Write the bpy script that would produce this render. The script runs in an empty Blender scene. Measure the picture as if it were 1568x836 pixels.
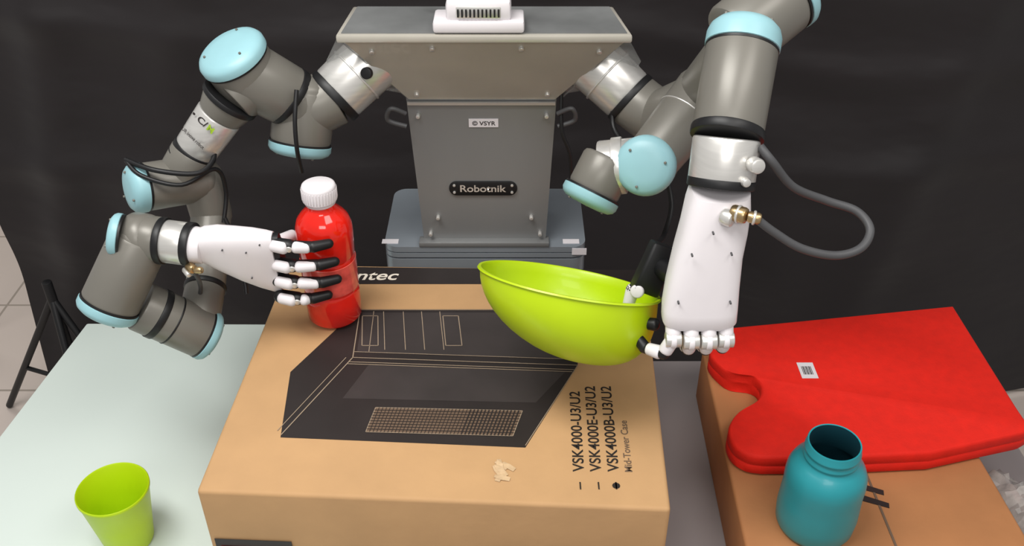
import bpy, bmesh, math, random
from mathutils import Vector, Matrix, noise
random.seed(4)
V = Vector
COL = bpy.context.scene.collection

# ------------------------------------------------------------------ materials
def lin(c):
    return tuple(((x/255)/12.92 if x/255 <= .04045 else ((x/255+.055)/1.055)**2.4) for x in c)+(1,)

def mat(name, rgb, rough=.5, metal=0., var=.06, scale=30., bump=0., bscale=200., coat=0., trans=0., alpha=1., stretch=None, sheen=0., ior=1.45, bdist=.002, sss=0.):
    m = bpy.data.materials.new(name); m.use_nodes = True
    nt = m.node_tree; b = nt.nodes['Principled BSDF']
    tc = nt.nodes.new('ShaderNodeTexCoord'); mp = nt.nodes.new('ShaderNodeMapping')
    nt.links.new(tc.outputs['Object'], mp.inputs['Vector'])
    if stretch: mp.inputs['Scale'].default_value = stretch
    n = nt.nodes.new('ShaderNodeTexNoise'); n.inputs['Scale'].default_value = scale; n.inputs['Detail'].default_value = 5
    nt.links.new(mp.outputs[0], n.inputs['Vector'])
    r = nt.nodes.new('ShaderNodeValToRGB'); c = lin(rgb)
    r.color_ramp.elements[0].position = .3; r.color_ramp.elements[1].position = .7
    r.color_ramp.elements[0].color = tuple(x*(1-var) for x in c[:3])+(1,)
    r.color_ramp.elements[1].color = tuple(min(1, x*(1+var)) for x in c[:3])+(1,)
    nt.links.new(n.outputs['Fac'], r.inputs[0]); nt.links.new(r.outputs[0], b.inputs['Base Color'])
    b.inputs['Roughness'].default_value = rough; b.inputs['Metallic'].default_value = metal
    b.inputs['Coat Weight'].default_value = coat; b.inputs['Transmission Weight'].default_value = trans
    b.inputs['Alpha'].default_value = alpha; b.inputs['Sheen Weight'].default_value = sheen
    b.inputs['IOR'].default_value = ior
    if sss:
        b.inputs['Subsurface Weight'].default_value = sss; b.inputs['Subsurface Scale'].default_value = .02
        b.inputs['Subsurface Radius'].default_value = (1, .25, .1)
    if bump:
        n2 = nt.nodes.new('ShaderNodeTexNoise'); n2.inputs['Scale'].default_value = bscale; n2.inputs['Detail'].default_value = 3
        nt.links.new(mp.outputs[0], n2.inputs['Vector'])
        bp = nt.nodes.new('ShaderNodeBump'); bp.inputs['Strength'].default_value = bump; bp.inputs['Distance'].default_value = bdist
        nt.links.new(n2.outputs['Fac'], bp.inputs['Height']); nt.links.new(bp.outputs[0], b.inputs['Normal'])
    return m

M_CARD = mat('cardboard', (184,145,102), .75, var=.06, scale=14, bump=.15, bscale=90)
M_CARD2 = mat('cardboard_orange', (166,112,70), .75, var=.12, scale=9, bump=.15, bscale=90)
M_INK = mat('black_print', (40,34,33), .5, var=.12, scale=20)
M_INK3 = mat('charcoal_print', (56,50,49), .5, var=.12, scale=20)
M_INK2 = mat('brown_print', (104,84,68), .6)
M_LINE = mat('tan_print_line', (150,132,112), .7)
M_WHITEP = mat('white_print', (225,215,200), .6)
M_TABLE = mat('mint_laminate', (206,217,211), .35, var=.015, scale=3)
M_TABLE2 = mat('grey_laminate', (146,138,138), .45, var=.02, scale=4)
M_LEG = mat('dark_steel_tube', (40,40,42), .45, .4)
M_WALL = mat('painted_wall', (200,196,188), .8, var=.02, scale=3)
M_CLOTH = mat('black_cloth', (27,22,24), .65, var=.15, scale=2, bump=.35, bscale=2.5, sheen=.1, bdist=.05, stretch=(1, 1, 2.2))
M_UR = mat('grey_arm_paint', (117,114,107), .36, .15, var=.03, scale=20)
M_BLUE = mat('light_blue_cap', (146,190,198), .4, var=.03)
M_SILVER = mat('brushed_aluminium', (216,214,210), .3, .6, var=.06, scale=20, stretch=(1,1,12))
M_BLACK = mat('black_rubber', (20,20,22), .45)
M_WHITE = mat('white_plastic', (222,217,220), .35, var=.015)
M_STEEL = mat('grey_steel_panel', (136,137,137), .4, .4, var=.08, scale=6, stretch=(1,1,.25))
M_STEELD = mat('blue_grey_steel', (150,158,166), .3, .35, var=.06, scale=9)
M_DECK = mat('smoked_deck', (128,130,130), .22, .2, var=.18, scale=12, coat=.5)
M_PLEXI = mat('frosted_panel', (184,179,168), .3, .2, var=.12, scale=6, coat=.4)
M_CLEAR = mat('clear_shroud', (225,228,228), .12, 0., var=.05, scale=9, trans=.8, alpha=.5)
M_BAG = mat('crumpled_clear_plastic', (190,185,180), .12, 0., var=.3, scale=60, alpha=.6, coat=.6)
M_BRASS = mat('brass_connector', (185,160,120), .3, .9)
M_LIME = mat('lime_plastic', (178,206,8), .38, var=.02, coat=.1)
M_LIME2 = mat('lime_cup_plastic', (180,210,14), .4, var=.02, coat=.05)
M_RED = mat('red_felt', (220,26,6), .8, var=.06, scale=60, bump=.2, bscale=500)
M_REDLIQ = mat('red_liquid_plastic', (234,34,20), .14, var=.25, scale=16, coat=.7, ior=1.33, sss=.35)
M_LABSHEEN = mat('red_label_painted_sheen', (236,84,74), .2, var=.45, scale=40, coat=.6)  # clear label band, its pinkish sheen painted in as a lighter colour
M_TEAL = mat('teal_plastic', (36,142,152), .38, var=.03, coat=.15)
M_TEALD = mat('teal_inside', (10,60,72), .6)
M_CABLE = mat('grey_cable', (72,72,74), .5)
M_GREEN = mat('green_print', (140,170,40), .5)
M_TAPE = mat('torn_tape', (200,170,134), .4, var=.15, scale=80, bump=.6, bscale=60)

def floor_mat():
    m = bpy.data.materials.new('beige_floor_tile'); m.use_nodes = True
    nt = m.node_tree; b = nt.nodes['Principled BSDF']
    tc = nt.nodes.new('ShaderNodeTexCoord'); br = nt.nodes.new('ShaderNodeTexBrick')
    br.offset = 0; br.inputs['Scale'].default_value = 1.0
    br.inputs['Brick Width'].default_value = .4; br.inputs['Row Height'].default_value = .4
    br.inputs['Mortar Size'].default_value = .004
    br.inputs['Color1'].default_value = lin((200,188,180)); br.inputs['Color2'].default_value = lin((194,182,174))
    br.inputs['Mortar'].default_value = lin((150,140,130))
    nt.links.new(tc.outputs['Object'], br.inputs['Vector']); nt.links.new(br.outputs[0], b.inputs['Base Color'])
    b.inputs['Roughness'].default_value = .4
    return m
M_FLOOR = floor_mat()

# ------------------------------------------------------------------ mesh helpers
class Mesh:
    def __init__(s, name, parent=None):
        s.name = name; s.bm = bmesh.new(); s.mats = []; s.parent = parent
    def mi(s, m):
        if m not in s.mats: s.mats.append(m)
        return s.mats.index(m)
    def face(s, vs, m):
        try:
            f = s.bm.faces.new(vs); f.material_index = s.mi(m); return f
        except ValueError: return None
    def rings(s, rings, m, close0=True, close1=True, wrap=True):
        bv = [[s.bm.verts.new(p) for p in r] for r in rings]
        for a, b in zip(bv, bv[1:]):
            n = max(len(a), len(b))
            for i in range(n if wrap else n-1):
                j = (i+1) % n
                if len(a) == 1 and len(b) == 1: continue
                if len(a) == 1: s.face([a[0], b[i], b[j]], m)
                elif len(b) == 1: s.face([a[i], b[0], a[j]], m)
                else: s.face([a[i], b[i], b[j], a[j]], m)
        if close0 and len(bv[0]) > 2: s.face(bv[0][::-1], m)
        if close1 and len(bv[-1]) > 2: s.face(bv[-1], m)
        return bv
    def lathe(s, p0, p1, prof, m, seg=40, c0=True, c1=True):
        p0 = V(p0); ax = (V(p1)-p0).normalized()
        u = ax.orthogonal().normalized(); w = ax.cross(u)
        rs = []
        for d, r in prof:
            c = p0+ax*d
            if r <= 1e-6: rs.append([c])
            else: rs.append([c+(u*math.cos(2*math.pi*i/seg)+w*math.sin(2*math.pi*i/seg))*r for i in range(seg)])
        return s.rings(rs, m, c0, c1)
    def cyl(s, p0, p1, r0, m, r1=None, bev=.003, seg=40):
        r1 = r0 if r1 is None else r1; L = (V(p1)-V(p0)).length; bev = min(bev, L*.4)
        s.lathe(p0, p1, [(0, r0-bev), (bev*.3, r0-bev*.3), (bev, r0), (L-bev, r1), (L-bev*.3, r1-bev*.3), (L, r1-bev)], m, seg)
    def capsule(s, p0, p1, r0, m, r1=None, seg=20, k=1.0):
        r1 = r0 if r1 is None else r1; L = (V(p1)-V(p0)).length; pr = []
        for i in range(6):
            a = math.pi/2*i/5; pr.append((-r0*k*math.cos(a), r0*math.sin(a)))
        for i in range(6):
            a = math.pi/2*i/5; pr.append((L+r1*k*math.sin(a), r1*math.cos(a)))
        s.lathe(p0, p1, pr, m, seg)
    def cap(s, p0, dirv, r, m, h=.018):
        p0 = V(p0); d = V(dirv).normalized()
        s.lathe(p0-d*.0025, p0, [(0, r*1.005), (.0002, r*1.012), (.0027, r*1.012)], M_BLACK)
        s.lathe(p0, p0+d, [(0, r*.99), (.001, r*1.035), (h*.45, r*1.035), (h*.7, r*.97), (h*.9, r*.82), (h, r*.5), (h*1.02, 0)], m)
        u = d.orthogonal().normalized(); w = d.cross(u)
        for k in range(3):
            a = k*2.094+.5; q = p0+d*(h*.88)+(u*math.cos(a)+w*math.sin(a))*r*.72
            s.cyl(q, q+d*.003*h/.018, .0017, M_UR, bev=.0005, seg=10)
    def ring(s, c, dirv, r, w, m=None):
        c = V(c); d = V(dirv).normalized()*w/2
        s.cyl(c-d, c+d, r, m or M_BLACK, bev=.0015)
    def box(s, c, size, m, rot=None, bev=.003, seg=2):
        bm2 = bmesh.new(); bmesh.ops.create_cube(bm2, size=1)
        for v in bm2.verts: v.co = V((v.co.x*size[0], v.co.y*size[1], v.co.z*size[2]))
        if bev: bmesh.ops.bevel(bm2, geom=list(bm2.edges), offset=bev, segments=seg, profile=.5, affect='EDGES')
        R = rot or Matrix.Identity(3)
        s.merge(bm2, m, lambda co: R @ co+V(c))
    def merge(s, bm2, m, fn=lambda c: c):
        mp = {v: s.bm.verts.new(fn(v.co.copy())) for v in bm2.verts}
        for f in bm2.faces: s.face([mp[v] for v in f.verts], m)
        bm2.free()
    def prism(s, poly, vec, m, bev=0., seg=2):
        bm2 = bmesh.new(); vec = V(vec)
        a = [bm2.verts.new(V(p)) for p in poly]; b = [bm2.verts.new(V(p)+vec) for p in poly]
        n = len(a)
        bm2.faces.new(a[::-1]); bm2.faces.new(b)
        for i in range(n): bm2.faces.new([a[i], a[(i+1) % n], b[(i+1) % n], b[i]])
        bmesh.ops.recalc_face_normals(bm2, faces=bm2.faces[:])
        if bev: bmesh.ops.bevel(bm2, geom=list(bm2.edges), offset=bev, segments=seg, profile=.5, affect='EDGES')
        s.merge(bm2, m)
    def tube(s, pts, r, m, seg=12, sub=8):
        P = [V(p) for p in pts]; Q = []
        for i in range(len(P)-1):
            p0 = P[max(i-1, 0)]; p1 = P[i]; p2 = P[i+1]; p3 = P[min(i+2, len(P)-1)]
            for k in range(sub):
                t = k/sub
                Q.append(.5*((2*p1)+(p2-p0)*t+(2*p0-5*p1+4*p2-p3)*t*t+(3*p1-p0-3*p2+p3)*t**3))
        Q.append(P[-1]); rs = []; u = None
        for i, q in enumerate(Q):
            tg = (Q[min(i+1, len(Q)-1)]-Q[max(i-1, 0)]).normalized()
            u = tg.orthogonal().normalized() if u is None else (u-tg*u.dot(tg)).normalized()
            w = tg.cross(u)
            rs.append([q+(u*math.cos(2*math.pi*j/seg)+w*math.sin(2*math.pi*j/seg))*r for j in range(seg)])
        s.rings(rs, m)
    def loft(s, secs, m, n=36, e=3.0):
        rs = []
        for c, a, b in secs:
            r = []
            for i in range(n):
                t = 2*math.pi*i/n; ct, st = math.cos(t), math.sin(t)
                x = math.copysign(abs(ct)**(2/e), ct); y = math.copysign(abs(st)**(2/e), st)
                r.append(V(c)+V(a)*x+V(b)*y)
            rs.append(r)
        s.rings(rs, m)
    def done(s, smooth=40):
        bmesh.ops.recalc_face_normals(s.bm, faces=s.bm.faces[:])
        me = bpy.data.meshes.new(s.name); s.bm.to_mesh(me); s.bm.free()
        for m in s.mats: me.materials.append(m)
        if smooth:
            me.shade_smooth(); me.set_sharp_from_angle(angle=math.radians(smooth))
        o = bpy.data.objects.new(s.name, me); COL.objects.link(o)
        if s.parent: o.parent = s.parent
        return o

def empty(name, loc=(0, 0, 0)):
    o = bpy.data.objects.new(name, None); COL.objects.link(o); o.empty_display_size = .05
    return o

def text(name, body, parent, m, origin, xdir, ydir, length, height=None, shear=0):
    cu = bpy.data.curves.new(name, 'FONT'); cu.body = body; cu.size = 1; cu.extrude = 0; cu.shear = shear
    cu.offset = .014
    ob = bpy.data.objects.new(name, cu); COL.objects.link(ob)
    dg = bpy.context.evaluated_depsgraph_get(); dg.update()
    me = bpy.data.meshes.new_from_object(ob.evaluated_get(dg))
    bpy.data.objects.remove(ob)
    xs = [v.co.x for v in me.vertices]; ys = [v.co.y for v in me.vertices]
    x0, w = min(xs), max(xs)-min(xs); y0, h = min(ys), max(ys)-min(ys)
    sx = length/w; sy = (height/h) if height else sx
    X = V(xdir).normalized(); Y = V(ydir).normalized(); O = V(origin)
    for v in me.vertices: v.co = O+X*((v.co.x-x0)*sx)+Y*((v.co.y-y0)*sy)
    me.materials.clear(); me.materials.append(m)
    o = bpy.data.objects.new(name, me); COL.objects.link(o); o.parent = parent
    return o

# ------------------------------------------------------------------ room
f = Mesh('floor'); f.box((0, 1.2, -.02), (6.4, 6.4, .04), M_FLOOR, bev=0); f.done(0)
w = Mesh('wall_back'); w.box((0, 3.75, 1.5), (6.4, .1, 3.0), M_WALL, bev=0); w.done(0)
w = Mesh('baseboard_back'); w.box((0, 3.69, .05), (6.4, .02, .1), M_WHITE, bev=.003); w.done(0)

# black cloth backdrop hanging on a stand
back = empty('photo_backdrop')
c = Mesh('black_cloth', back)
nx, nz = 260, 180; X0, X1 = -1.30, 2.3
def crease(t):
    return math.exp(-t*t*2.0)
grid = []
for j in range(nz+1):
    row = []
    for i in range(nx+1):
        x = X0+(X1-X0)*i/nx; z = .02+(2.62-.02)*j/nz
        y = 2.0+.04*math.sin(x*4.3+.8*math.sin(z*1.7))+.03*noise.noise(V((x*1.0, z*2.5, 3)))
        y += .03*noise.noise(V((x*2.1+z*1.3, z*1.4, 9)))+.012*noise.noise(V((x*1.0, z*6+x*2, 1)))
        for (zc, sl, am) in ((1.02, -.05, .018), (1.32, .04, .015), (.72, .02, .014), (1.6, -.03, .014)):
            y -= am*crease((z-zc-sl*x-.04*noise.noise(V((x*2, zc, 0))))*16)
        for (xc, sl, am) in ((-1.05, .15, .03), (-.75, .25, .018), (.55, -.2, .015), (1.0, .2, .02)):
            y -= am*crease((x-xc-sl*(z-1.0))*10)
        row.append(c.bm.verts.new((x, y, z)))
    grid.append(row)
for j in range(nz):
    for i in range(nx): c.face([grid[j][i], grid[j][i+1], grid[j+1][i+1], grid[j+1][i]], M_CLOTH)
c.done(180)
s = Mesh('stand', back)
s.cyl((-1.38, 2.14, 2.66), (2.36, 2.14, 2.66), .014, M_LEG)
for x in (-1.34, 2.34):
    s.cyl((x, 2.15, .25), (x, 2.15, 2.68), .013, M_LEG)
    for a in (100, 30, 170):
        dx, dy = math.cos(math.radians(a))*.30*(-1 if x > 0 else 1), math.sin(math.radians(a))*.30
        s.cyl((x, 2.15, .62), (x+dx, 2.15+dy, .012), .010, M_LEG)
s.done()
ls = Mesh('light_stand_base')
hub = V((-1.13, 1.87, .42))
ls.cyl(hub-V((0, 0, .30)), hub+V((0, 0, .05)), .012, M_BLACK)
for fx, fy in ((-1.385, 1.93), (-.93, 1.78), (-1.05, 1.68)):
    ft = V((fx, fy, .010)); ls.capsule(hub, ft, .009, M_BLACK, .009)
    ls.cyl(V((-1.13, 1.87, .14)), hub.lerp(ft, .62), .006, M_BLACK)
ls.done()

# ------------------------------------------------------------------ tables
def table(name, poly, m, legs):
    t = Mesh(name)
    t.prism([(x, y, .722) for x, y in poly], (0, 0, .028), m, bev=.003)
    for x, y in legs:
        t.box((x, y, .361), (.04, .04, .722), M_LEG, bev=.003)
    t.done(30)
table('white_table', [(-.218, .42), (-.218, 1.345), (-.768, 1.349), (-.868, .42)], M_TABLE,
      [(-.26, .47), (-.26, 1.30), (-.73, 1.30), (-.81, .47)])
table('grey_table', [(.78, .42), (.78, 1.245), (-.212, 1.245), (-.212, .42)], M_TABLE2,
      [(.73, .47), (.73, 1.19), (-.17, 1.19), (-.17, .47)])

# ------------------------------------------------------------------ cardboard carton with printed computer case
car = empty('cardboard_box')
ZT = .985
b = Mesh('carton', car)
FL, FR, BR, BL = (-.359, .739), (.177, .712), (.199, 1.18), (-.342, 1.195)
b.prism([(p[0], p[1], .7505) for p in (FL, FR, BR, BL)], (0, 0, ZT-.7505), M_CARD, bev=.005, seg=3)
b.done(30)
g = Mesh('printed_artwork', car)
def flat(pts, m, dz=.0003): g.face([g.bm.verts.new((x, y, ZT+dz)) for x, y in pts], m)
def line(a, c2, wd=.0018, m=M_LINE, dz=.0009):
    a = V((a[0], a[1], 0)); c2 = V((c2[0], c2[1], 0)); d = (c2-a).normalized(); n = V((-d.y, d.x, 0))*wd/2
    flat([(a-n)[:2], (c2-n)[:2], (c2+n)[:2], (a+n)[:2]], m, dz)
flat([(-.221, 1.080), (.094, 1.080), (.087, .957), (.016, .807), (-.280, .824), (-.291, .944)], M_INK)
flat([(-.250, 1.142), (.196, 1.142), (.196, 1.178), (-.262, 1.187)], M_INK)
flat([(-.213, 1.072), (.092, 1.072), (.087, .970), (-.209, .985)], M_INK3, .0005)
flat([(-.190, .958), (.070, .944), (.030, .885), (-.215, .893)], M_INK3, .0005)
for o in (0, .009, .013):
    line((-.213-o*.4, .973-o), (.087-o*.6, .957-o), .0012)
line((-.213, .973), (-.280, .828), .0014); line((-.222, .973), (-.286, .835), .0010)
line((-.217, 1.075), (-.213, .973), .0014); line((-.197, 1.075), (-.193, .985), .001)
line((-.213, .985), (.087, .969), .0010)
for x in (-.183, -.155, -.129, -.103):
    line((x, 1.074), (x+.011, .989), .0010)
for x0, x1 in ((-.098, -.076), (-.212, -.190)):
    pts = [(x0, 1.064), (x1, 1.064), (x1+.008, .998), (x0+.008, .998)]
    for i in range(4): line(pts[i], pts[(i+1) % 4], .0012)
line((-.221, 1.078), (-.02, 1.078), .0010); line((.087, .957), (.016, .810), .0010)
q = [(-.171, .876), (.013, .870), (.001, .826), (-.178, .833)]
for i in range(4): line(q[i], q[(i+1) % 4], .0010)
flat(q, M_INK2, .0007)
def lerp(a, b2, t): return (a[0]+(b2[0]-a[0])*t, a[1]+(b2[1]-a[1])*t)
for i in range(1, 40): line(lerp(q[0], q[1], i/40), lerp(q[3], q[2], i/40), .0008 if i < 26 else .0018, M_INK, .0011)
for i in range(1, 9): line(lerp(q[0], q[3], i/9), lerp(q[1], q[2], i/9), .0010, M_INK, .0013)
for x in (.078, .099):
    line((x, .741), (x, .752), .0016, M_INK)
line((.119, .741), (.119, .752), .0016, M_INK)
flat([(.119+.0045*math.cos(a*.524), .7465+.0045*math.sin(a*.524)) for a in range(12)], M_INK, .0009)
flat([(.090, .966), (.096, .966), (.094, .962)], M_INK)
g.done(0)
for i, (t, x, y0, L) in enumerate((('VSK4000-U3/U2', .084, .768, .138), ('VSK4000E-U3/U2', .104, .768, .148), ('VSK4000B-U3/U2', .1245, .768, .148))):
    text('printed_line_%d' % (i+1), t, car, M_INK, (x, y0, ZT+.0004), (0.02, 1, 0), (-1, 0.02, 0), L, .0135)
text('printed_line_4', 'Mid-Tower Case', car, M_INK2, (.140, .768, ZT+.0004), (0.02, 1, 0), (-1, 0.02, 0), .085, .009)
text('printed_logo', 'antec', car, M_WHITEP, (-.250, 1.152, ZT+.0006), (1, 0, 0), (0, 1, 0), .080, .020, shear=.25)
lab = Mesh('front_label', car)
p0 = V((-.352, .7382, .905)); dx = V((.536, -.027, 0)).normalized(); nn = V((-.05, -1, 0)).normalized()*.0006
aa = p0+nn; bb = p0+dx*.092+nn
lab.prism([aa, bb, bb+V((0, 0, -.12)), aa+V((0, 0, -.12))], (0, -.0006, 0), M_INK)
lab.prism([aa+dx*.006+V((0, -.001, -.012)), bb-dx*.006+V((0, -.001, -.012)), bb-dx*.006+V((0, -.001, -.03)), aa+dx*.006+V((0, -.001, -.03))], (0, -.0006, 0), M_RED)
lab.done(0)

tp = Mesh('torn_tape_scrap')
for k in range(9):
    cx, cy = -.011+random.uniform(-.008, .008), .768+random.uniform(-.012, .012)
    ang = random.uniform(0, 3.1); l = random.uniform(.005, .010)
    d = V((math.cos(ang), math.sin(ang), 0)); n = V((-d.y, d.x, 0))*.003
    cc = V((cx, cy, ZT+.001)); up = V((0, 0, random.uniform(.0005, .002)))
    tp.rings([[cc-d*l-n, cc-d*l+n], [cc-n*1.2+up, cc+n*1.2+up*.4], [cc+d*l-n, cc+d*l+n*.6+up*.5]], M_TAPE, False, False, wrap=False)
tp.done(0)

# ------------------------------------------------------------------ brown box on the right, red case
bx = Mesh('brown_shipping_box')
bx.prism([(.285, .50, .7505), (.655, .50, .7505), (.640, 1.165, .7505), (.300, 1.155, .7505)], (0, 0, .0985), M_CARD2, bev=.005, seg=3)
bx.box((.4785, .74, .8493), (.003, .46, .0012), M_INK2, bev=0)
for yy in (.868, .846):
    bx.prism([(.455, yy, .8492), (.490, yy-.014, .8492), (.492, yy-.006, .8492), (.460, yy+.009, .8492)], (0, 0, .0008), M_INK)
bx.done(30)
pb = Mesh('crumpled_plastic_wrap')
gr = []
for j in range(26):
    row = []
    for i in range(16):
        u, v = i/15, j/25
        x = .664+.10*u+.006*noise.noise(V((u*5, v*9, 2))); y = .70+.26*v+.01*noise.noise(V((u*6, v*5, 7)))
        z = .754+.075*math.exp(-((u-.25)/.35)**2)*math.sin(math.pi*min(1, max(0, v)))**.5+.022*abs(noise.noise(V((u*7, v*16, 1))))+.012*abs(noise.noise(V((u*18, v*30, 5))))
        row.append(pb.bm.verts.new((x, y, z)))
    gr.append(row)
for j in range(25):
    for i in range(15): pb.face([gr[j][i], gr[j][i+1], gr[j+1][i+1], gr[j+1][i]], M_BAG)
pb.done(20)

red = Mesh('red_felt_case')
outl = [(.349, 1.168), (.713, 1.222), (.712, .985), (.700, .935), (.560, .897), (.437, .889), (.336, .888), (.306, .900), (.296, .922),
        (.299, .948), (.317, .975), (.349, 1.000), (.361, 1.030), (.352, 1.052), (.323, 1.059), (.309, 1.074), (.299, 1.104), (.315, 1.135)]
def dens(pl, k=4):
    out = []
    n = len(pl)
    for i in range(n):
        p0, p1, p2, p3 = [V((*pl[(i+d) % n], 0)) for d in (-1, 0, 1, 2)]
        sharp = (p1-p2).length > .09
        for j in range(k):
            t = j/k
            q2 = p1.lerp(p2, t) if sharp else .5*((2*p1)+(p2-p0)*t+(2*p0-5*p1+4*p2-p3)*t*t+(3*p1-p0-3*p2+p3)*t**3)
            out.append((q2.x, q2.y))
    return out
ol = dens(outl)
cx = sum(p[0] for p in ol)/len(ol); cy = sum(p[1] for p in ol)/len(ol)
def off(p, k):
    d = V((cx-p[0], cy-p[1])); return (p[0]+d.normalized().x*k, p[1]+d.normalized().y*k)
lay = []
for k, z in ((.004, .8497), (.0, .853), (.0, .866), (.0016, .8675), (.0, .869), (.0, .880), (.0015, .8835), (.005, .885)):
    lay.append([V((*off(p, k), z)) for p in ol])
red.rings(lay, M_RED, True, True)
red.done(50)
bc = Mesh('barcode_sticker')
P = [(.424, 1.045), (.448, 1.045), (.448, 1.080), (.424, 1.080)]
bc.prism([(x, y, .8852) for x, y in P], (0, 0, .0006), M_WHITE)
for k in range(7):
    x = .429+k*.0022; bc.box((x, 1.062, .8860), (.0008+.0006*(k % 2), .018, .0003), M_INK, bev=0)
bc.done(0)

# ------------------------------------------------------------------ teal bottle
tb = Mesh('teal_bottle')
tx, ty = .384, .807
tb.lathe((tx, ty, .8495), (tx, ty, 2), [(0, .040), (.003, .045), (.010, .048), (.03, .0495), (.055, .0485), (.07, .0480), (.085, .0485), (.097, .0475), (.107, .0435), (.114, .0370), (.118, .0325),
    (.121, .0318), (.123, .0332), (.125, .0332), (.127, .0318), (.131, .0318), (.133, .0332), (.135, .0332), (.137, .0318), (.1435, .0318), (.145, .031), (.1445, .0295)], M_TEAL, seg=56, c1=False)
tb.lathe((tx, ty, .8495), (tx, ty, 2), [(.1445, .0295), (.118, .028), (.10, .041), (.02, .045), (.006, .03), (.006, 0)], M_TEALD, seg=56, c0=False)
tb.done(50)

# ------------------------------------------------------------------ lime cup
cu = Mesh('lime_cup')
cu.lathe((-.529, .863, .7505), (-.529, .863, 2), [(0, .028), (.001, .031), (.004, .0325), (.05, .039), (.096, .0455), (.098, .047), (.102, .047), (.103, .046), (.101, .0445), (.05, .0375), (.006, .031), (.005, .0)], M_LIME2, seg=56)
cu.done(50)

# ------------------------------------------------------------------ red bottle
rb = Mesh('red_drink_bottle')
bxp, byp, bz = -.250, 1.065, .9855
rb.lathe((bxp, byp, bz), (bxp, byp, 2), [(0, .028), (.002, .033), (.008, .0375), (.03, .038), (.05, .0375), (.053, .0362), (.056, .0375), (.078, .037), (.081, .0358), (.084, .037),
    (.104, .037), (.107, .0358), (.110, .0373), (.140, .038), (.152, .0375), (.163, .034), (.171, .028), (.177, .022), (.182, .0185), (.19, .018)], M_REDLIQ, seg=56)
rb.lathe((bxp, byp, bz+.057), (bxp, byp, 2), [(0, .0372), (.0005, .0379), (.044, .0379), (.0445, .0372)], M_LABSHEEN, seg=56, c0=False, c1=False)
rb.lathe((bxp, byp, bz+.186), (bxp, byp, 2), [(0, .0195), (.002, .0205), (.005, .0205), (.006, .0225), (.024, .0225), (.027, .0215), (.0285, .019), (.029, 0)], M_WHITE, seg=48)
for k in range(36):
    a = k*math.tau/36; d = V((math.cos(a), math.sin(a), 0))*.0226
    rb.cyl(V((bxp, byp, bz+.194))+d, V((bxp, byp, bz+.209))+d, .0007, M_WHITE, bev=.0002, seg=6)
rb.done(45)

# ------------------------------------------------------------------ lime bowl, tilted
bo = Mesh('lime_bowl')
C = V((.068, .904, 1.161)); e = V((.977, -.184, -.101)).normalized(); n = V((.172, .427, .885)); n = (n-e*n.dot(e)).normalized(); g2 = n.cross(e).normalized()
R = .105; D = .086
def bring(sv, rr, dz=0, lip=0.):
    out = []
    for i in range(72):
        a = 2*math.pi*i/72
        sp = 1+.02*lip*max(0, -math.cos(a))**8
        out.append(C+e*(.030*sv**1.6+rr*math.cos(a)*sp)+g2*(rr*math.sin(a))-n*(D*sv)+n*dz)
    return out
rg = [bring(0, R+.002, 0, 1), bring(.0, R+.003, -.002, 1), bring(.02, R+.0005, 0, 1)]
svs = [.06, .15, .25, .35, .45, .55, .65, .74, .82, .89, .94, .97, .985, 1.0]
def rad(sv): return .032+(R-.032)*(1-sv**2.5)**.62
for sv in svs: rg.append(bring(sv, rad(sv), 0, 1-sv))
rg.append([C+e*.030-n*D])
bo.rings(rg, M_LIME, False, False)
ri = [bring(0, R+.002, 0, 1), bring(0, R-.001, 0, 1), bring(.03, R-.003, 0, 1)]
for sv in svs[1:]: ri.append(bring(sv*.97, max(.005, rad(sv)-.003), 0, 1-sv))
ri.append([C+e*.030-n*D*.965])
bo.rings(ri, M_LIME, False, False)
tc = C+e*(R+.004)
bo.prism([tc+g2*.022-n*.001, tc+e*.014+g2*.014-n*.001, tc+e*.014-g2*.014-n*.001, tc-g2*.022-n*.001], -n*.005, M_LIME, bev=.002)
bo.done(50)

# ------------------------------------------------------------------ robot
rob = empty('dual_arm_robot')
t = Mesh('torso', rob)
t.box((-.043, 1.345, .47), (.22, .14, .93), M_STEELD, bev=.006)
t.box((-.043, 1.345, .012), (.42, .17, .024), M_STEELD, bev=.006)
def rrect(x0, x1, y0, y1, r, z, k=6):
    out = []
    for cx, cy, a0 in ((x1-r, y1-r, 0), (x0+r, y1-r, 90), (x0+r, y0+r, 180), (x1-r, y0+r, 270)):
        for i in range(k+1):
            a = math.radians(a0+90*i/k); out.append(V((cx+r*math.cos(a), cy+r*math.sin(a), z)))
    return out
t.prism(rrect(-.203, .117, 1.25, 1.434, .022, .925), (0, 0, .032), M_STEELD)
t.prism(rrect(-.200, .114, 1.253, 1.431, .020, .957), (0, 0, .003), M_BLACK)
t.prism(rrect(-.203, .117, 1.25, 1.434, .022, .960), (0, 0, .008), M_STEELD)
t.prism(rrect(-.200, .114, 1.253, 1.431, .020, .968), (0, 0, .002), M_BLACK)
t.prism(rrect(-.203, .117, 1.25, 1.434, .022, .970), (0, 0, .010), M_STEELD)
zb, ztp = .98, 1.235
t.rings([[V((x, y, zb)) for x, y in ((-.139, 1.262), (.053, 1.262), (.053, 1.36), (-.139, 1.36))],
         [V((x, y, ztp)) for x, y in ((-.152, 1.256), (.064, 1.256), (.064, 1.36), (-.152, 1.36))]], M_STEEL)
t.box((-.044, 1.258, .985), (.205, .020, .008), M_STEEL, bev=.001)
t.prism([(-.150, 1.2545, 1.223), (.062, 1.2545, 1.223), (.062, 1.2535, 1.2275), (-.150, 1.2535, 1.2275)], (0, -.004, 0), M_SILVER)
CB, CT = (1.252, 1.232), (1.182, 1.345)
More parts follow.
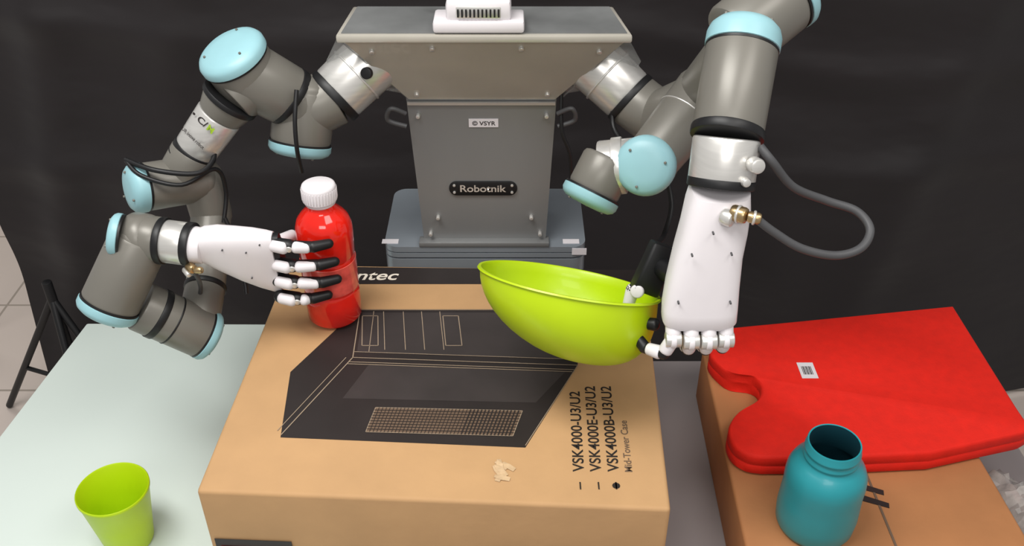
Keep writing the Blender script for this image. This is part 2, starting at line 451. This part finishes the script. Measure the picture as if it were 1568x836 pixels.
t.rings([[V(p) for p in ((-.148, CB[0], CB[1]), (.062, CB[0], CB[1]), (.062, 1.36, 1.232), (-.148, 1.36, 1.232))],
         [V(p) for p in ((-.148, CT[0]+.01, CT[1]), (.062, CT[0]+.01, CT[1]), (.062, 1.283, 1.345), (-.148, 1.283, 1.345))]], M_PLEXI)
t.prism([(-.148, CB[0], CB[1]), (.062, CB[0], CB[1]), (.147, CT[0], CT[1]), (-.219, CT[0], CT[1])], (0, .006, .002), M_PLEXI)
t.prism([(-.228, 1.175, 1.345), (.156, 1.175, 1.345), (.140, 1.285, 1.345), (-.220, 1.285, 1.345)], (0, 0, .011), M_PLEXI, bev=.003)
t.prism([(-.221, 1.181, 1.3562), (.149, 1.181, 1.3562), (.134, 1.28, 1.3562), (-.213, 1.28, 1.3562)], (0, 0, .0012), M_DECK)
for x, y, z in ((-.136, 1.252, 1.205), (.050, 1.252, 1.205), (-.128, 1.256, 1.00), (.044, 1.256, 1.00), (-.115, 1.256, 1.03), (.03, 1.256, 1.03)):
    t.cyl((x, y+.006, z), (x, y-.003, z), .0032, M_SILVER, bev=.001, seg=16)
for x, f2 in ((-.105, .9), (.012, .9), (-.185, .85), (.115, .85), (-.135, .1), (.05, .1)):
    yy = CB[0]+(CT[0]-CB[0])*f2; z = CB[1]+(CT[1]-CB[1])*f2
    t.cyl((x, yy+.004, z+.003), (x, yy-.004, z-.002), .0036, M_SILVER, bev=.001, seg=16)
em = rrect(-.052, .052, -.012, .012, .0118, 0)
t.prism([(-.044+p.x, 1.2605, 1.082+p.y) for p in em], (0, -.004, 0), M_BLACK, bev=.0006)
t.prism([(-.063, 1.2575, 1.186), (-.020, 1.2575, 1.186), (-.020, 1.2575, 1.199), (-.063, 1.2575, 1.199)], (0, -.002, 0), M_WHITE)
for x in (-.088, .000):
    for zz2 in (1.088, 1.076): t.cyl((x, 1.258, zz2), (x, 1.2545, zz2), .0022, M_SILVER, bev=.0006, seg=16)
for x in (-.206, .106): t.box((x+.012 if x < 0 else x-.012, 1.2655, .9805), (.026, .012, .001), M_WHITE, bev=0)
t.prism([(.095, 1.2495, .978), (.118, 1.2495, .978), (.118, 1.2495, .966), (.095, 1.2495, .966)], (0, -.001, 0), M_WHITE)
t.done(30)
text('emblem_text', 'Robotnik', rob, M_SILVER, (-.079, 1.2560, 1.0765), (1, 0, 0), (0, 0, 1), .070, .012)
text('label_text', '\u00a9 VSYR', rob, M_INK, (-.058, 1.2550, 1.189), (1, 0, 0), (0, 0, 1), .034, .007)
sh = Mesh('shoulder_shroud', rob)
for sg in (-1, 1):
    X = lambda x: -.039+sg*x
    sh.prism([(X(.183), 1.186, 1.344), (X(.107), 1.252, 1.232), (X(.112), 1.30, 1.236), (X(.188), 1.27, 1.344)], (sg*.002, 0, -.001), M_CLEAR)
    sh.prism([(X(.188), 1.200, 1.350), (X(.215), 1.225, 1.300), (X(.205), 1.245, 1.262), (X(.120), 1.255, 1.240), (X(.112), 1.25, 1.245)], (0, .003, 0), M_CLEAR)
sh.done(0)
sn = Mesh('head_camera', rob)
dy = -.014
sn.box((-.043, 1.215+dy, 1.353+.0125), (.118, .05, .016), M_WHITE, bev=.004)
sn.box((-.043, 1.215+dy, 1.384), (.084, .040, .028), M_WHITE, bev=.006)
sn.box((-.043, 1.1965+dy, 1.384), (.058, .006, .016), M_SILVER, bev=.002)
for k in range(11): sn.box((-.069+k*.0052, 1.1925+dy, 1.384), (.0022, .003, .010), M_BLACK, bev=0)
sn.box((-.043, 1.22+dy, 1.403), (.050, .03, .018), M_SILVER, bev=.003)
sn.box((-.043, 1.22+dy, 1.424), (.092, .028, .026), M_WHITE, bev=.008)
sn.cyl((-.043, 1.208+dy, 1.424), (-.043, 1.203+dy, 1.424), .009, M_BLACK)
sn.tube([(.0, 1.22, 1.41), (.03, 1.24, 1.43), (.045, 1.28, 1.48)], .003, M_WHITE)
sn.tube([(-.085, 1.22, 1.415), (-.12, 1.24, 1.40), (-.14, 1.26, 1.43), (-.17, 1.28, 1.48)], .003, M_BLACK)
sn.done(40)

# ---- arm on the picture's left
A = Mesh('arm_holding_bottle', rob)
S1 = V((-.247, 1.223, 1.250))
S0b = S1+V((.080, .045, .062))
A.cyl(S0b, S1, .0435, M_SILVER, .041, bev=.008); A.ring(S1, S1-S0b, .0425, .012)
A.ring(S0b.lerp(S1, .62), S1-S0b, .0437, .003, M_SILVER)
A.cyl((-.195, 1.205, 1.292), (-.197, 1.198, 1.294), .008, M_BLACK, bev=.001)
J1 = V((-.291, 1.208, 1.232))
A.cyl(S1, J1, .0405, M_UR)
j1a, j1b = V((-.285, 1.220, 1.262)), V((-.297, 1.193, 1.192))
A.capsule(j1a, j1b, .041, M_UR, k=.5, seg=40); A.cyl(j1a, j1b, .042, M_UR, bev=.006); A.cap(j1b, j1b-j1a, .042, M_BLUE)
R1 = V((-.306, 1.204, 1.258)); J2 = V((-.358, 1.190, 1.300))
A.cyl(J1, R1, .040, M_UR); A.ring(R1, J2-J1, .0425, .010); A.cyl(R1, J2, .042, M_UR, .044)
j2a, j2b = V((-.347, 1.200, 1.270)), V((-.365, 1.184, 1.322))
A.capsule(j2a, j2b, .042, M_UR, k=.45, seg=40); A.cyl(j2a, j2b, .0445, M_UR, bev=.006); A.cap(j2b, j2b-j2a, .0455, M_BLUE, h=.02)
R2 = V((-.378, 1.174, 1.267)); T2 = V((-.436, 1.161, 1.196))
A.cyl(j2a.lerp(j2b, .3), R2, .0395, M_UR, .038); A.ring(R2, T2-R2, .0395, .008)
k1 = R2.lerp(T2, .28)
A.cyl(R2, k1, .037, M_UR, .031); A.cyl(k1, T2, .031, M_SILVER, .029)
A.ring(T2, T2-R2, .0305, .010); A.ring(T2.lerp(R2, -.14), T2-R2, .031, .004)
J3 = V((-.461, 1.150, 1.160)); c3 = V((-.500, 1.120, 1.163))
A.cyl(T2, J3, .031, M_UR); j3a = V((-.437, 1.168, 1.150))
A.capsule(j3a, J3, .032, M_UR, k=.6, seg=40); A.cyl(j3a, c3, .033, M_UR, bev=.005); A.cap(c3, c3-j3a, .033, M_BLUE, h=.022)
L3 = V((-.431, 1.160, 1.096)); L4 = V((-.430, 1.081, 1.029))
A.capsule(j3a, L3, .030, M_UR, .029, seg=40); A.capsule(L3, L4, .028, M_UR, .027, seg=40)
J4 = V((-.430, 1.030, 1.006))
A.ring(L4.lerp(J4, .1), J4-L4, .029, .008); A.cyl(L4, J4, .0275, M_UR)
h0, h1 = V((-.492, 1.000, 1.052)), V((-.424, 1.018, .990))
A.cyl(h0, h1, .0335, M_UR, .034); A.cap(h1, h1-h0, .034, M_BLUE, h=.016)
A.ring(h0.lerp(h1, .28), h1-h0, .0350, .010); A.ring(h0.lerp(h1, .50), h1-h0, .0345, .003)
i0, i1 = V((-.473, 1.012, 1.150)), V((-.517, .972, 1.074))
A.capsule(i0, i1, .034, M_UR, k=.5, seg=40); A.cyl(i0, i1, .0365, M_UR, .037, bev=.005); A.cap(i1, i1-i0, .0375, M_BLUE, h=.018)
A.capsule(i0, V((-.462, 1.008, 1.154)), .034, M_UR, .031, seg=40, k=.6)
ct = i0+V((-.018, -.012, .012)); A.cap(ct, V((-1, -.1, .25)), .027, M_BLUE, h=.014)
W0, W1 = V((-.470, 1.010, 1.152)), V((-.401, 1.003, 1.146)); wd = W1-W0
A.cyl(W0, W0.lerp(W1, .35), .030, M_UR); A.ring(W0.lerp(W1, .40), wd, .0305, .009)
A.cyl(W0.lerp(W1, .42), W0.lerp(W1, .85), .0275, M_SILVER); A.ring(W0.lerp(W1, .90), wd, .0285, .010)
A.cyl(W0.lerp(W1, .9), W1+wd.normalized()*.012, .024, M_WHITE, .023)
A.cyl((-.408, .983, 1.128), (-.398, .973, 1.128), .006, M_BRASS); A.cyl((-.398, .973, 1.128), (-.386, .970, 1.130), .0045, M_BRASS)
A.cyl((-.415, .985, 1.122), (-.405, .972, 1.120), .004, M_SILVER)
A.tube([(-.400, .975, 1.126), (-.40, .985, 1.105), (-.418, 1.03, 1.06), (-.43, 1.05, 1.03)], .003, M_CABLE)
A.tube([(-.515, 1.12, 1.205), (-.47, 1.10, 1.20), (-.42, 1.11, 1.19), (-.405, 1.14, 1.195), (-.41, 1.165, 1.21)], .0035, M_BLACK)
A.tube([(-.515, 1.12, 1.205), (-.49, 1.10, 1.192), (-.44, 1.10, 1.178), (-.405, 1.14, 1.18), (-.400, 1.15, 1.14), (-.405, 1.13, 1.10)], .003, M_BLACK)
A.tube([(-.285, 1.165, 1.285), (-.288, 1.145, 1.25), (-.289, 1.138, 1.21), (-.290, 1.15, 1.17)], .003, M_BLACK)
A.tube([(-.395, 1.11, 1.12), (-.385, 1.10, 1.09), (-.388, 1.09, 1.06), (-.375, 1.08, 1.035), (-.372, 1.07, 1.02)], .003, M_BLACK)
A.done(35)
ax = (T2-R2).normalized(); fr = V((-.1, -.75, .5)); fr = (fr-ax*fr.dot(ax)).normalized(); sd = ax.cross(fr).normalized()
if sd.x < 0: sd = -sd
for k, (bd, mm, tt2, L) in enumerate((('\u2022 C/', M_INK, .45, .026), ('M', M_GREEN, .45, .01), ('UR inova robot', M_INK, .72, .040))):
    o0 = R2.lerp(T2, tt2)+fr*.0312-sd*(.018 if k != 1 else -.010)
    text('arm_print_%d' % k, bd, rob, mm, o0, sd, -ax, L, .009 if k != 2 else .005)

# ---- hand holding the bottle
def link(ms, a, b2, r, m, r1=None, gap=.15):
    a = V(a); b2 = V(b2); d = b2-a; ms.capsule(a+d*gap, b2-d*gap, r, m, r1, seg=18, k=.7)
H = Mesh('hand_holding_bottle', rob)
up = lambda s: V((0, -.15, 1)).normalized()*s
th = lambda s: V((0, 1, .15)).normalized()*s
H.loft([((-.397, 1.004, 1.146), up(.019), th(.017)), ((-.388, 1.004, 1.145), up(.0245), th(.019)), ((-.372, 1.006, 1.139), up(.032), th(.020)), ((-.350, 1.010, 1.128), up(.040), th(.020)),
        ((-.330, 1.015, 1.118), up(.046), th(.019)), ((-.314, 1.018, 1.111), up(.0485), th(.018)), ((-.305, 1.020, 1.109), up(.0475), th(.015))], M_WHITE, e=3.2)
H.loft([((-.310, 1.021, 1.110), up(.045), th(.014)), ((-.298, 1.022, 1.110), up(.044), th(.011))], M_BLACK, e=3.2)
for p in ((-.362, .9865, 1.150), (-.335, .993, 1.142), (-.335, .997, 1.100), (-.318, .9985, 1.150)):
    H.cyl(p, V(p)+V((0, -.0025, -.0003)), .0011, M_CABLE, bev=.0004, seg=12)
for k, (zc, xt, zt) in enumerate(((1.142, -.238, 1.137), (1.112, -.233, 1.109), (1.086, -.233, 1.081), (1.059, -.248, 1.055))):
    a0 = V((-.307, 1.012, zc)); a1 = V((-.284, 1.008, zc-.001)); a2 = V((xt-.020, 1.011, zt+.001)); a3 = V((xt+.002, 1.020, zt))
    H.capsule(a0, a1, .0092, M_BLACK, seg=16); H.capsule(a1, a2, .0076, M_BLACK, seg=16)
    H.capsule(a0+V((.003, -.004, 0)), a1+V((-.006, -.004, 0)), .0084, M_WHITE, k=.8)
    H.capsule(a1+V((.009, -.003, 0)), a2+V((-.004, -.003, 0)), .0077, M_WHITE, .0070, k=.8)
    H.capsule(a2+V((.004, 0, 0)), a3, .0076, M_BLACK, .0064)
    H.cyl(a1+V((.001, -.0095, 0)), a1+V((.001, .0, 0)), .0042, M_SILVER, bev=.001, seg=16)
thb = [V((-.335, 1.030, 1.112)), V((-.314, 1.062, 1.112)), V((-.298, 1.090, 1.106)), V((-.272, 1.110, 1.100))]
link(H, thb[0], thb[1], .011, M_BLACK, .010, 0); link(H, thb[1], thb[2], .009, M_WHITE, .008, .1); link(H, thb[2], thb[3], .008, M_BLACK, .006, .05)
H.done(45)

# ---- arm on the picture's right
B = Mesh('arm_holding_bowl', rob)
S1 = V((.166, 1.230, 1.244)); S0 = S1+V((-.080, .045, .062))
B.cyl(S0, S1, .0425, M_SILVER, .039, bev=.008); B.ring(S1, S1-S0, .041, .010); B.ring(S0.lerp(S1, .6), S1-S0, .0425, .003, M_SILVER)
E0 = V((.205, 1.205, 1.222)); B.cyl(S1, E0, .039, M_UR); B.capsule(E0, V((.245, 1.150, 1.272)), .040, M_UR, .040, seg=40)
U0 = V((.246, 1.120, 1.300)); J2 = V((.170, 1.050, 1.236))
B.capsule(U0, J2, .040, M_UR, .034, seg=40, k=.6)
B.ring(U0.lerp(J2, .34), J2-U0, .0392, .002, M_SILVER)
cd = V((-.25, -.80, .35)).normalized()
B.cyl(J2-cd*.03, J2+cd*.012, .036, M_UR, bev=.006); B.cap(J2+cd*.012, cd, .0365, M_BLUE, h=.022)
K0, K1 = V((.160, 1.060, 1.232)), V((.112, 1.066, 1.222))
B.cyl(K0, K1, .033, M_SILVER, .0345)
j3a, j3b = V((.124, 1.066, 1.236)), V((.102, 1.045, 1.198))
B.cyl(j3a, j3b, .034, M_UR, bev=.006); B.cap(j3b, j3b-j3a, .0365, M_BLUE, h=.018); B.ring(K0.lerp(K1, .5), K1-K0, .0365, .014, M_SILVER)
B.capsule(U0, V((.262, 1.02, 1.40)), .037, M_UR, .038, seg=40)
w0, w1 = V((.236, .975, 1.428)), V((.296, 1.012, 1.462))
B.cyl(w0, w1, .040, M_UR, .040, bev=.006); B.cap(w1, w1-w0, .040, M_BLUE, h=.018)
F0, F1 = V((.2415, .948, 1.442)), V((.2205, .876, 1.366)); fd = (F1-F0).normalized()
B.cap(F0+fd*.014, -fd, .0375, M_BLUE, h=.030)
B.cyl(F0+fd*.010, F1, .0375, M_UR, .0365); B.ring(F1, fd, .0380, .010)
F2 = V((.216, .855, 1.320)); gd = (F2-F1).normalized()
B.cyl(F1+gd*.004, F2, .0345, M_SILVER, .0345); B.ring(F2, gd, .0350, .010)
B.cyl((.240, .838, 1.352), (.243, .823, 1.356), .008, M_SILVER); B.cyl((.232, .835, 1.335), (.234, .822, 1.338), .005, M_SILVER)
B.cyl((.222, .822, 1.305), (.236, .812, 1.306), .0085, M_BRASS); B.cyl((.236, .812, 1.306), (.250, .808, 1.305), .006, M_BRASS); B.cyl((.214, .824, 1.300), (.224, .815, 1.300), .009, M_SILVER)
B.ring((.229, .817, 1.3055), (.014, -.010, .001), .0095, .003, M_SILVER); B.ring((.243, .810, 1.3055), (.014, -.004, -.001), .0075, .003, M_SILVER)
B.tube([(.250, .855, 1.362), (.262, .845, 1.350), (.290, .850, 1.318), (.330, .856, 1.298), (.361, .850, 1.289), (.372, .832, 1.278), (.360, .815, 1.266), (.332, .807, 1.262), (.295, .805, 1.272), (.265, .807, 1.290), (.245, .809, 1.305)], .0045, M_CABLE)
B.tube([(.150, 1.22, 1.28), (.140, 1.20, 1.22), (.165, 1.15, 1.20), (.20, 1.13, 1.19), (.215, 1.10, 1.15), (.20, 1.05, 1.13), (.175, .97, 1.17)], .0035, M_BLACK)
B.tube([(.065, 1.24, 1.215), (.085, 1.235, 1.225), (.090, 1.24, 1.205), (.066, 1.24, 1.195)], .0035, M_CABLE)
B.tube([(-.152, 1.24, 1.215), (-.172, 1.235, 1.225), (-.178, 1.24, 1.205), (-.152, 1.24, 1.195)], .0035, M_CABLE)
B.tube([(.07, 1.25, 1.24), (.072, 1.235, 1.19), (.085, 1.235, 1.15), (.09, 1.24, 1.08)], .003, M_BLACK)
B.done(35)

G = Mesh('hand_holding_bowl', rob)
def xs(s): return V((1, 0, 0))*s
def tk(s): return V((0, 1, .15)).normalized()*s
G.loft([((.2155, .853, 1.316), xs(.030), tk(.026)), ((.214, .848, 1.300), xs(.033), tk(.027)), ((.2115, .842, 1.275), xs(.0345), tk(.026)), ((.207, .834, 1.250), xs(.036), tk(.024)),
        ((.204, .826, 1.215), xs(.039), tk(.022)), ((.203, .820, 1.190), xs(.0405), tk(.021)), ((.203, .816, 1.176), xs(.0405), tk(.019)), ((.203, .816, 1.170), xs(.038), tk(.016))], M_WHITE, e=3.4)
G.loft([((.203, .818, 1.178), xs(.038), tk(.016)), ((.203, .820, 1.158), xs(.035), tk(.012))], M_BLACK, e=3.4)
for p in ((.185, .806, 1.262), (.226, .808, 1.262), (.176, .801, 1.205), (.231, .801, 1.205), (.205, .812, 1.285)):
    G.cyl(V(p)+V((0, .004, 0)), V(p)+V((0, -.001, 0)), .0011, M_CABLE, bev=.0004, seg=12)
kn = [(.175, .803), (.194, .800), (.213, .800), (.232, .803)]
for k, (x, y) in enumerate(kn):
    q0 = V((x, y, 1.160))
    G.capsule(q0+V((0, .008, .010)), q0+V((0, .002, .002)), .0085, M_WHITE, .0085)
    G.cyl(q0+V((-.0085, -.002, -.004)), q0+V((.0085, -.002, -.004)), .0088, M_SILVER, bev=.001, seg=20)
    G.cyl(q0+V((-.003, -.0025, -.004)), q0+V((.003, -.0025, -.004)), .0095, M_WHITE, bev=.001, seg=20)
    if k == 0: continue
    q1 = q0+V((0, .006, -.022)); q2 = q1+V((-.002, .028, -.006)); q3 = q2+V((-.002, .012, .016))
    link(G, q0+V((0, 0, -.008)), q1, .0080, M_WHITE, .0075, .15); G.capsule(q1, q2, .0070, M_BLACK, seg=16); link(G, q1, q2, .008, M_WHITE, .0075, .25); link(G, q2, q3, .0075, M_BLACK, .006, .1)
q = [V((.175, .802, 1.156)), V((.166, .800, 1.137)), V((.148, .816, 1.132)), V((.137, .832, 1.140))]
G.capsule(q[0], q[1], .0068, M_BLACK, seg=16)
link(G, q[0], q[1], .0080, M_WHITE, .008, .25); G.capsule(q[1], q[2], .0065, M_BLACK, seg=16); link(G, q[1], q[2], .008, M_WHITE, .007, .25); link(G, q[2], q[3], .007, M_BLACK, .006, 0)
link(G, (.160, .835, 1.150), (.140, .845, 1.146), .0075, M_BLACK, .006, 0)
G.box((.163, .893, 1.186), (.032, .022, .060), M_BLACK, rot=Matrix.Rotation(math.radians(24), 3, 'Y') @ Matrix.Rotation(math.radians(-20), 3, 'X'), bev=.003)
G.capsule((.190, .850, 1.20), (.172, .888, 1.19), .014, M_BLACK, .012)
G.cyl((.146, .882, 1.164), (.142, .872, 1.168), .008, M_WHITE, bev=.002)
G.capsule((.160, .890, 1.168), (.140, .890, 1.158), .009, M_BLACK, .008)
G.capsule((.140, .890, 1.158), (.136, .885, 1.140), .008, M_WHITE, .007)
G.done(45)

# ------------------------------------------------------------------ lights
def area(name, loc, target, size, power, col=(1, 1, 1)):
    l = bpy.data.lights.new(name, 'AREA'); l.shape = 'RECTANGLE'; l.size = size[0]; l.size_y = size[1]; l.energy = power; l.color = col
    o = bpy.data.objects.new(name, l); COL.objects.link(o); o.location = loc
    o.rotation_euler = (V(target)-V(loc)).to_track_quat('-Z', 'Y').to_euler()
area('added_front_fill', (-.7, .5, 2.95), (-.35, 1.0, .8), (1.2, .6), 39, (1, .985, .955))
area('added_front_fill', (.9, .1, 2.95), (.2, 1.0, .8), (1.2, .6), 16, (1, .97, .93))
area('added_front_fill', (0, -1.1, 2.7), (0, 1.2, 1.1), (1.2, .5), 14, (1, .98, .95))  # fill light added high behind the camera to brighten the fronts
area('added_front_fill', (-1.6, 2.9, 2.9), (-1.6, 2.9, 0), (.8, .8), 17, (1, .96, .92))
W = bpy.data.worlds.new('room_ambient'); bpy.context.scene.world = W; W.use_nodes = True
W.node_tree.nodes['Background'].inputs[0].default_value = (1, .985, .97, 1); W.node_tree.nodes['Background'].inputs[1].default_value = .40

# ------------------------------------------------------------------ camera
cd = bpy.data.cameras.new('camera'); co = bpy.data.objects.new('camera', cd); COL.objects.link(co)
co.location = (0, 0, 1.805); co.rotation_euler = (math.radians(55), 0, 0); cd.sensor_width = 36; cd.lens = 36*1450/1568; cd.clip_start = .05
bpy.context.scene.camera = co
try:
    bpy.context.scene.view_settings.view_transform = 'Standard'
except Exception: pass
